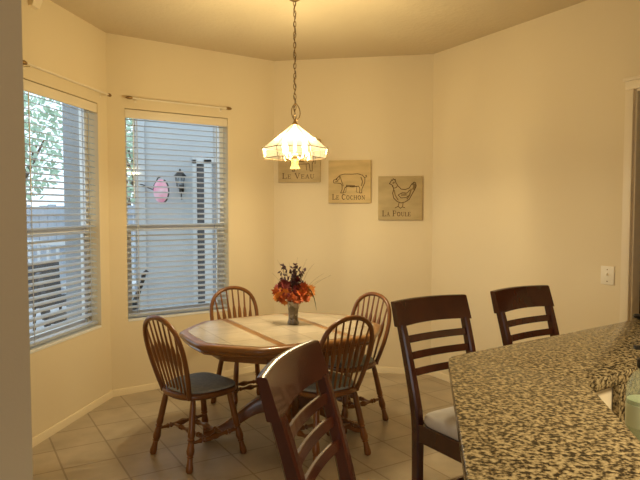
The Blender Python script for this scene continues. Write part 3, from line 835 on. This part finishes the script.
cluster('orange_leaves', M['orange'], [((-.075, -.02, .215), .05), ((.065, -.035, .22), .055), ((.03, -.05, .20), .04)], 14, .036, 3)
cluster('amber_leaves', M['gold'], [((-.07, -.035, .20), .055), ((.085, -.03, .205), .05), ((.10, .0, .235), .04)], 9, .034, 5)
cluster('russet_leaves', M['red'], [((-.06, 0, .275), .05), ((-.02, -.03, .25), .05), ((.03, 0, .29), .04), ((-.1, .02, .25), .03)], 11, .033, 9)
rnd = random.Random(21); t = MB()
for i in range(15):
    a = rnd.uniform(0, 2*PI); sp = rnd.uniform(.02, .12); h = rnd.uniform(.31, .42)
    e = (sp*math.cos(a), sp*math.sin(a)*.7, h)
    pts = bez((e[0]*.12, e[1]*.12, .06), (e[0]*.25, e[1]*.25, .2), (e[0]*.7, e[1]*.7, h*.75), e, 8); t.tube(pts, .0018, 5)
    for k in range(9):
        p = Vector(pts[8 - k//2]) + Vector((rnd.uniform(-.012, .012), rnd.uniform(-.012, .012), rnd.uniform(-.012, .02)))
        d = Vector((rnd.uniform(-1, 1), rnd.uniform(-1, 1), rnd.uniform(.2, 1))).normalized()*.032
        t.tube([p - d*.5, p, p + d*.5], [.001, .0075, .0008], 5)
t.build('plum_sprays', M['plum'], bq)
t = MB()
for ex, ey, ez in ((-.115, .02, .455), (.03, .05, .47), (.10, -.02, .465), (.15, .0, .43), (.215, .02, .355), (.27, -.03, .35), (-.03, 0, .44), (.19, .03, .31), (-.15, 0, .36)):
    t.tube(bez((ex*.08, ey*.08, .05), (ex*.2, ey*.2, .22), (ex*.55, ey*.5, ez*.85), (ex, ey, ez), 10), [.0016 - .00011*k for k in range(11)], 5)
t.build('grass_stems', M['straw'], bq)
t = MB()
pts = bez((.02, 0, .12), (.08, -.02, .30), (.14, -.02, .30), (.165, -.03, .10), 12)
t.tube(pts, [.002, .003, .004, .006, .007, .008, .0085, .009, .009, .008, .007, .005, .002], 6, flat=(1, .35)); t.build('drooping_leaf', M['moss'], bq)
t = MB(); rnd = random.Random(4)
for i in range(9):
    a = rnd.uniform(0, 2*PI); e = (.03*math.cos(a), .03*math.sin(a), .20)
    t.tube([(e[0]*.3, e[1]*.3, .02), (e[0]*.5, e[1]*.5, .12), e], .002, 5)
t.build('stalks', M['moss'], bq)

# ------------------------------------------------------------------ outside
gp = MB(); gp.box(-14, 2.0, -.25, 8, 16, -.12); struct(gp.build('ground', M['patio'], smooth=False))
# porch wall of the house beyond window 2
pw = MB(); pw.box(-2.33, 7.6, -.12, 1.6, 7.8, 2.9); pw.box(-2.33, 7.57, -.12, -2.2, 7.6, 2.9)
struct(pw.build('wall_porch', M['ext_wall'], smooth=False))
pd = MB(); pd.box(-1.60, 7.555, .3, -1.55, 7.60, 2.2); pd.box(-1.455, 7.555, .3, -1.36, 7.60, 2.2); pd.box(-1.04, 7.555, .3, -.95, 7.60, 2.2); pd.box(-1.60, 7.555, 2.15, -.95, 7.6, 2.22); pd.box(-1.6, 7.555, .26, -.95, 7.6, .34)
pwn = struct(pd.build('window_3', M['ext_white'], smooth=False))
g = MB(); g.box(-1.55, 7.585, .34, -1.455, 7.6, 2.15); g.build('dark_pane', M['ext_dark'], pwn, smooth=False)
g = MB(); g.box(-1.36, 7.585, .34, -1.04, 7.6, 2.15); g.build('curtained_pane', M['fence'], pwn, smooth=False)
# lantern
ln = empty('porch_lantern', (-1.745, 7.6, 1.905)); ln.scale = (.78, .78, .78); tag(ln, 'black carriage lantern on the porch wall seen through the window blind', 'lantern')
t = MB(); t.box(-.04, -.02, -.16, .04, -.001, -.02, .006); t.tube([(0, -.01, -.1), (0, -.08, -.14), (0, -.12, -.09)], .01, 8); t.tube([(0, -.02, -.10), (0, -.05, -.24), (.015, -.07, -.26)], .009, 8); t.build('bracket', M['black'], ln)
t = MB(); t.lathe([(.05, -.06), (.075, .10)], 6, (0, -.12, 0), cap=False); t.build('lantern_glass', M['pane'], ln)
t = MB(); t.lathe([(.02, -.09), (.055, -.075), (.055, -.058)], 6, (0, -.12, 0)); t.lathe([(.105, .10), (.10, .115), (.04, .18), (.012, .19), (.02, .205), (.006, .225)], 6, (0, -.12, 0))
for k in range(6):
    a = PI/3*k; t.tube([(.05*math.cos(a), -.12 + .05*math.sin(a), -.06), (.075*math.cos(a), -.12 + .075*math.sin(a), .10)], .006, 6)
t.build('lantern_cage', M['black'], ln)
# pink hanging ornament on a hook
hk = empty('hanging_ornament', (-1.955, 7.4, 1.80)); hk.scale = (.9, 1, .85); tag(hk, 'pink hanging ornament on a dark hook outside the window', 'ornament')
t = MB(); t.tube([(-.30, .18, .10), (-.2, .1, .05), (-.10, 0, .02), (-.09, 0, -.03), (-.105, 0, .06), (-.04, 0, .19), (.02, 0, .22)], .009, 6)
t.tube([(-.30, .199, .10), (-.30, .05, .10)], .009, 6); t.build('hook', M['black'], hk)
t = MB(); t.rings([[(.1*math.cos(2*PI*k/20)*s, y, .17*math.sin(2*PI*k/20)*s) for k in range(20)] for y, s in ((-.035, .75), (-.015, 1), (.015, 1), (.035, .75))]); t.build('disc', M['pink'], hk)
t = MB(); t.tube([(.10*math.cos(-1.2 + .2*k), 0, .17*math.sin(-1.2 + .2*k)) for k in range(13)], .016, 8); t.build('rim', M['wicker'], hk)
# post, railing and fence
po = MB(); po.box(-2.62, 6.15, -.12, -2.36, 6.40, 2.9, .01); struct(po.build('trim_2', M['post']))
fe = empty('garden_fence', (0, 0, -.12)); tag(fe, 'weathered grey board fence across the yard beyond the railing', 'fence')
t = MB()
for i in range(78):
    x = -13.0 + i*.155; t.box(x, 10.9, 0, x + .145, 10.925, 1.75 + .01*((i*7) % 5))
t.build('boards', M['fence'], fe, smooth=False)
t = MB()
for z in (.35, 1.0, 1.6): t.box(-13, 10.86, z, -.9, 10.9, z + .09)
t.build('fence_rails', M['fence'], fe, smooth=False)
ra = empty('porch_railing', (0, 0, -.12)); tag(ra, 'white balustrade railing outside the windows, in front of the fence', 'railing')
t = MB(); t.box(-9, 8.95, 1.16, -2.3, 9.04, 1.23, .01); t.box(-9, 8.97, .24, -2.3, 9.02, .30); t.build('rails', M['ext_white'], ra)
t = MB()
for i in range(48): t.box(-9 + i*.14, 8.975, .3, -8.96 + i*.14, 9.015, 1.16)
t.build('balusters', M['ext_white'], ra, smooth=False)
# trees
def tree(x, y, h, r, n, m, label, seed):
    rn = random.Random(seed); root = empty('garden_tree', (x, y, -.12)); tag(root, label, 'tree', 'trees beyond the fence')
    t = MB(); t.tube([(0, 0, 0), (.05, .03, h*.4), (-.03, 0, h*.7)], [.13, .10, .05], 8)
    for k in range(5):
        a = 2*PI*k/5; t.tube([(0, 0, h*.5), (r*.5*math.cos(a), r*.5*math.sin(a), h*.75)], [.05, .02], 6)
    t.build('trunk', M['bark'], root)
    t = MB()
    for k in range(n):
        d = Vector((rn.gauss(0, 1), rn.gauss(0, 1), rn.gauss(0, 1))).normalized() * rn.random()**.4
        p = Vector((d.x*r, d.y*r, h*.75 + d.z*h*.32)); s = rn.uniform(.05, .11)
        u = Vector((rn.gauss(0, 1), rn.gauss(0, 1), rn.gauss(0, 1))).normalized(); w = u.orthogonal().normalized()
        t.poly([p - u*s, p - w*s*.45, p + u*s, p + w*s*.45])
    t.build('crown', m, root, smooth=False)
tree(-6.3, 12.6, 4.2, 1.1, 1100, M['leaf'], 'pale green tree beyond the fence, seen through the left window', 1)
tree(-4.9, 15.2, 3.9, .8, 700, M['leaf'], 'loose leafy tree beyond the fence, seen between the two windows', 2)
tree(-3.5, 11.9, 3.9, .9, 900, M['leaf'], 'leafy tree showing at the left edge of the window with the lantern', 6)
# patio furniture
def patio_chair(x, y, rz, label):
    root = empty('patio_chair', (x, y, -.12), rz); tag(root, label, 'chair', 'dark patio chairs outside')
    t = MB(); t.box(-.25, -.25, .40, .25, .25, .46, .02); t.build('seat', M['wicker'], root)
    t = MB(); t.bar([(0, -.24, .46), (0, -.30, .75), (0, -.33, .95)], .50, .05, up=(0, 1, 0)); t.build('backrest', M['wicker'], root)
    for sx in (-1, 1):
        t = MB(); t.bar([(sx*.25, -.25, .62), (sx*.26, .0, .66), (sx*.26, .24, .64)], .05, .04); t.build('armrest', M['wicker'], root)
        for sy in (-1, 1):
            t = MB(); t.tube([(sx*.23, sy*.23, .42), (sx*.24, sy*.24, 0)], .02, 8); t.build('leg', M['wicker'], root)
patio_chair(-2.95, 7.0, R(-70), 'dark patio chair nearest the left window, outside')
patio_chair(-3.7, 8.1, R(-140), 'dark patio chair beside the railing, outside the left window')
pt = empty('patio_table', (-2.95, 8.0, -.12)); tag(pt, 'round white topped patio table outside, between the dark patio chairs', 'table')
t = MB(); t.lathe([(.46, .68), (.48, .69), (.48, .71), (.46, .72)], 32); t.build('tabletop', M['ext_white'], pt)
t = MB(); t.lathe([(.22, 0), (.22, .02), (.04, .05), (.04, .68)], 16); t.build('pedestal', M['wicker'], pt)
pp = empty('garden_heron', (-2.17, 7.15, -.12)); tag(pp, 'dark curved garden bird figure outside the window with the lantern', 'garden ornament')
t = MB(); t.lathe([(.12, 0), (.14, .02), (.05, .06), (.035, .36), (.02, .40)], 14); t.build('stand', M['ext_white'], pp)
t = MB(); t.tube(bez((-.06, 0, .38), (-.10, 0, .62), (.04, 0, .72), (.06, 0, .92), 12) + [(.09, 0, .95), (.14, 0, .93)], [.03, .05, .055, .05, .04, .032, .028, .026, .024, .024, .024, .026, .03, .028, .008], 8); t.build('neck', M['black'], pp)

# ------------------------------------------------------------------ light
for k in range(4):
    a = PI/4 + PI/2*k
    l = bpy.data.lights.new('bulb_light', 'POINT'); l.energy = 45; l.color = (1.0, .84, .53); l.shadow_soft_size = .03
    o = bpy.data.objects.new('bulb_light', l); COL.objects.link(o); o.location = (-.17 + .094*math.cos(a), 4.1 + .094*math.sin(a), 1.85 + .155)
def area(name, loc, size, en, col, rot=(0, 0, 0), spread=R(180)):
    l = bpy.data.lights.new(name, 'AREA'); l.energy = en; l.color = col; l.shape = 'RECTANGLE'; l.size, l.size_y = size; l.spread = spread
    o = bpy.data.objects.new(name, l); COL.objects.link(o); o.location = loc; o.rotation_euler = rot
area('kitchen_ceiling_light', (1.9, .5, CEIL - .05), (1.2, .35), 76, (1.0, .84, .54), spread=R(115))
area('rear_cool_fill', (-.8, -2.5, 1.6), (1.6, 1.4), 22, (.85, .93, 1.0), rot=(R(90), 0, 0))  # added cool fill behind the camera, the rear wall has no window
w = bpy.data.worlds.new('sky'); S.world = w; w.use_nodes = True
bg = w.node_tree.nodes['Background']; bg.inputs[0].default_value = (.80, .92, 1.0, 1); bg.inputs[1].default_value = 1.9

# ------------------------------------------------------------------ camera
cam = bpy.data.cameras.new('camera'); cam.sensor_width = 36; cam.lens = 33.75; cam.clip_start = .05
co = bpy.data.objects.new('camera', cam); COL.objects.link(co)
co.location = (0, 0, 1.57); co.rotation_euler = (R(90 - 2.87), 0, 0)
S.camera = co
S.view_settings.view_transform = 'Standard'; S.view_settings.look = 'None'
S.view_settings.gamma = 1; S.view_settings.use_curve_mapping = False
S.view_settings.exposure = 0.0
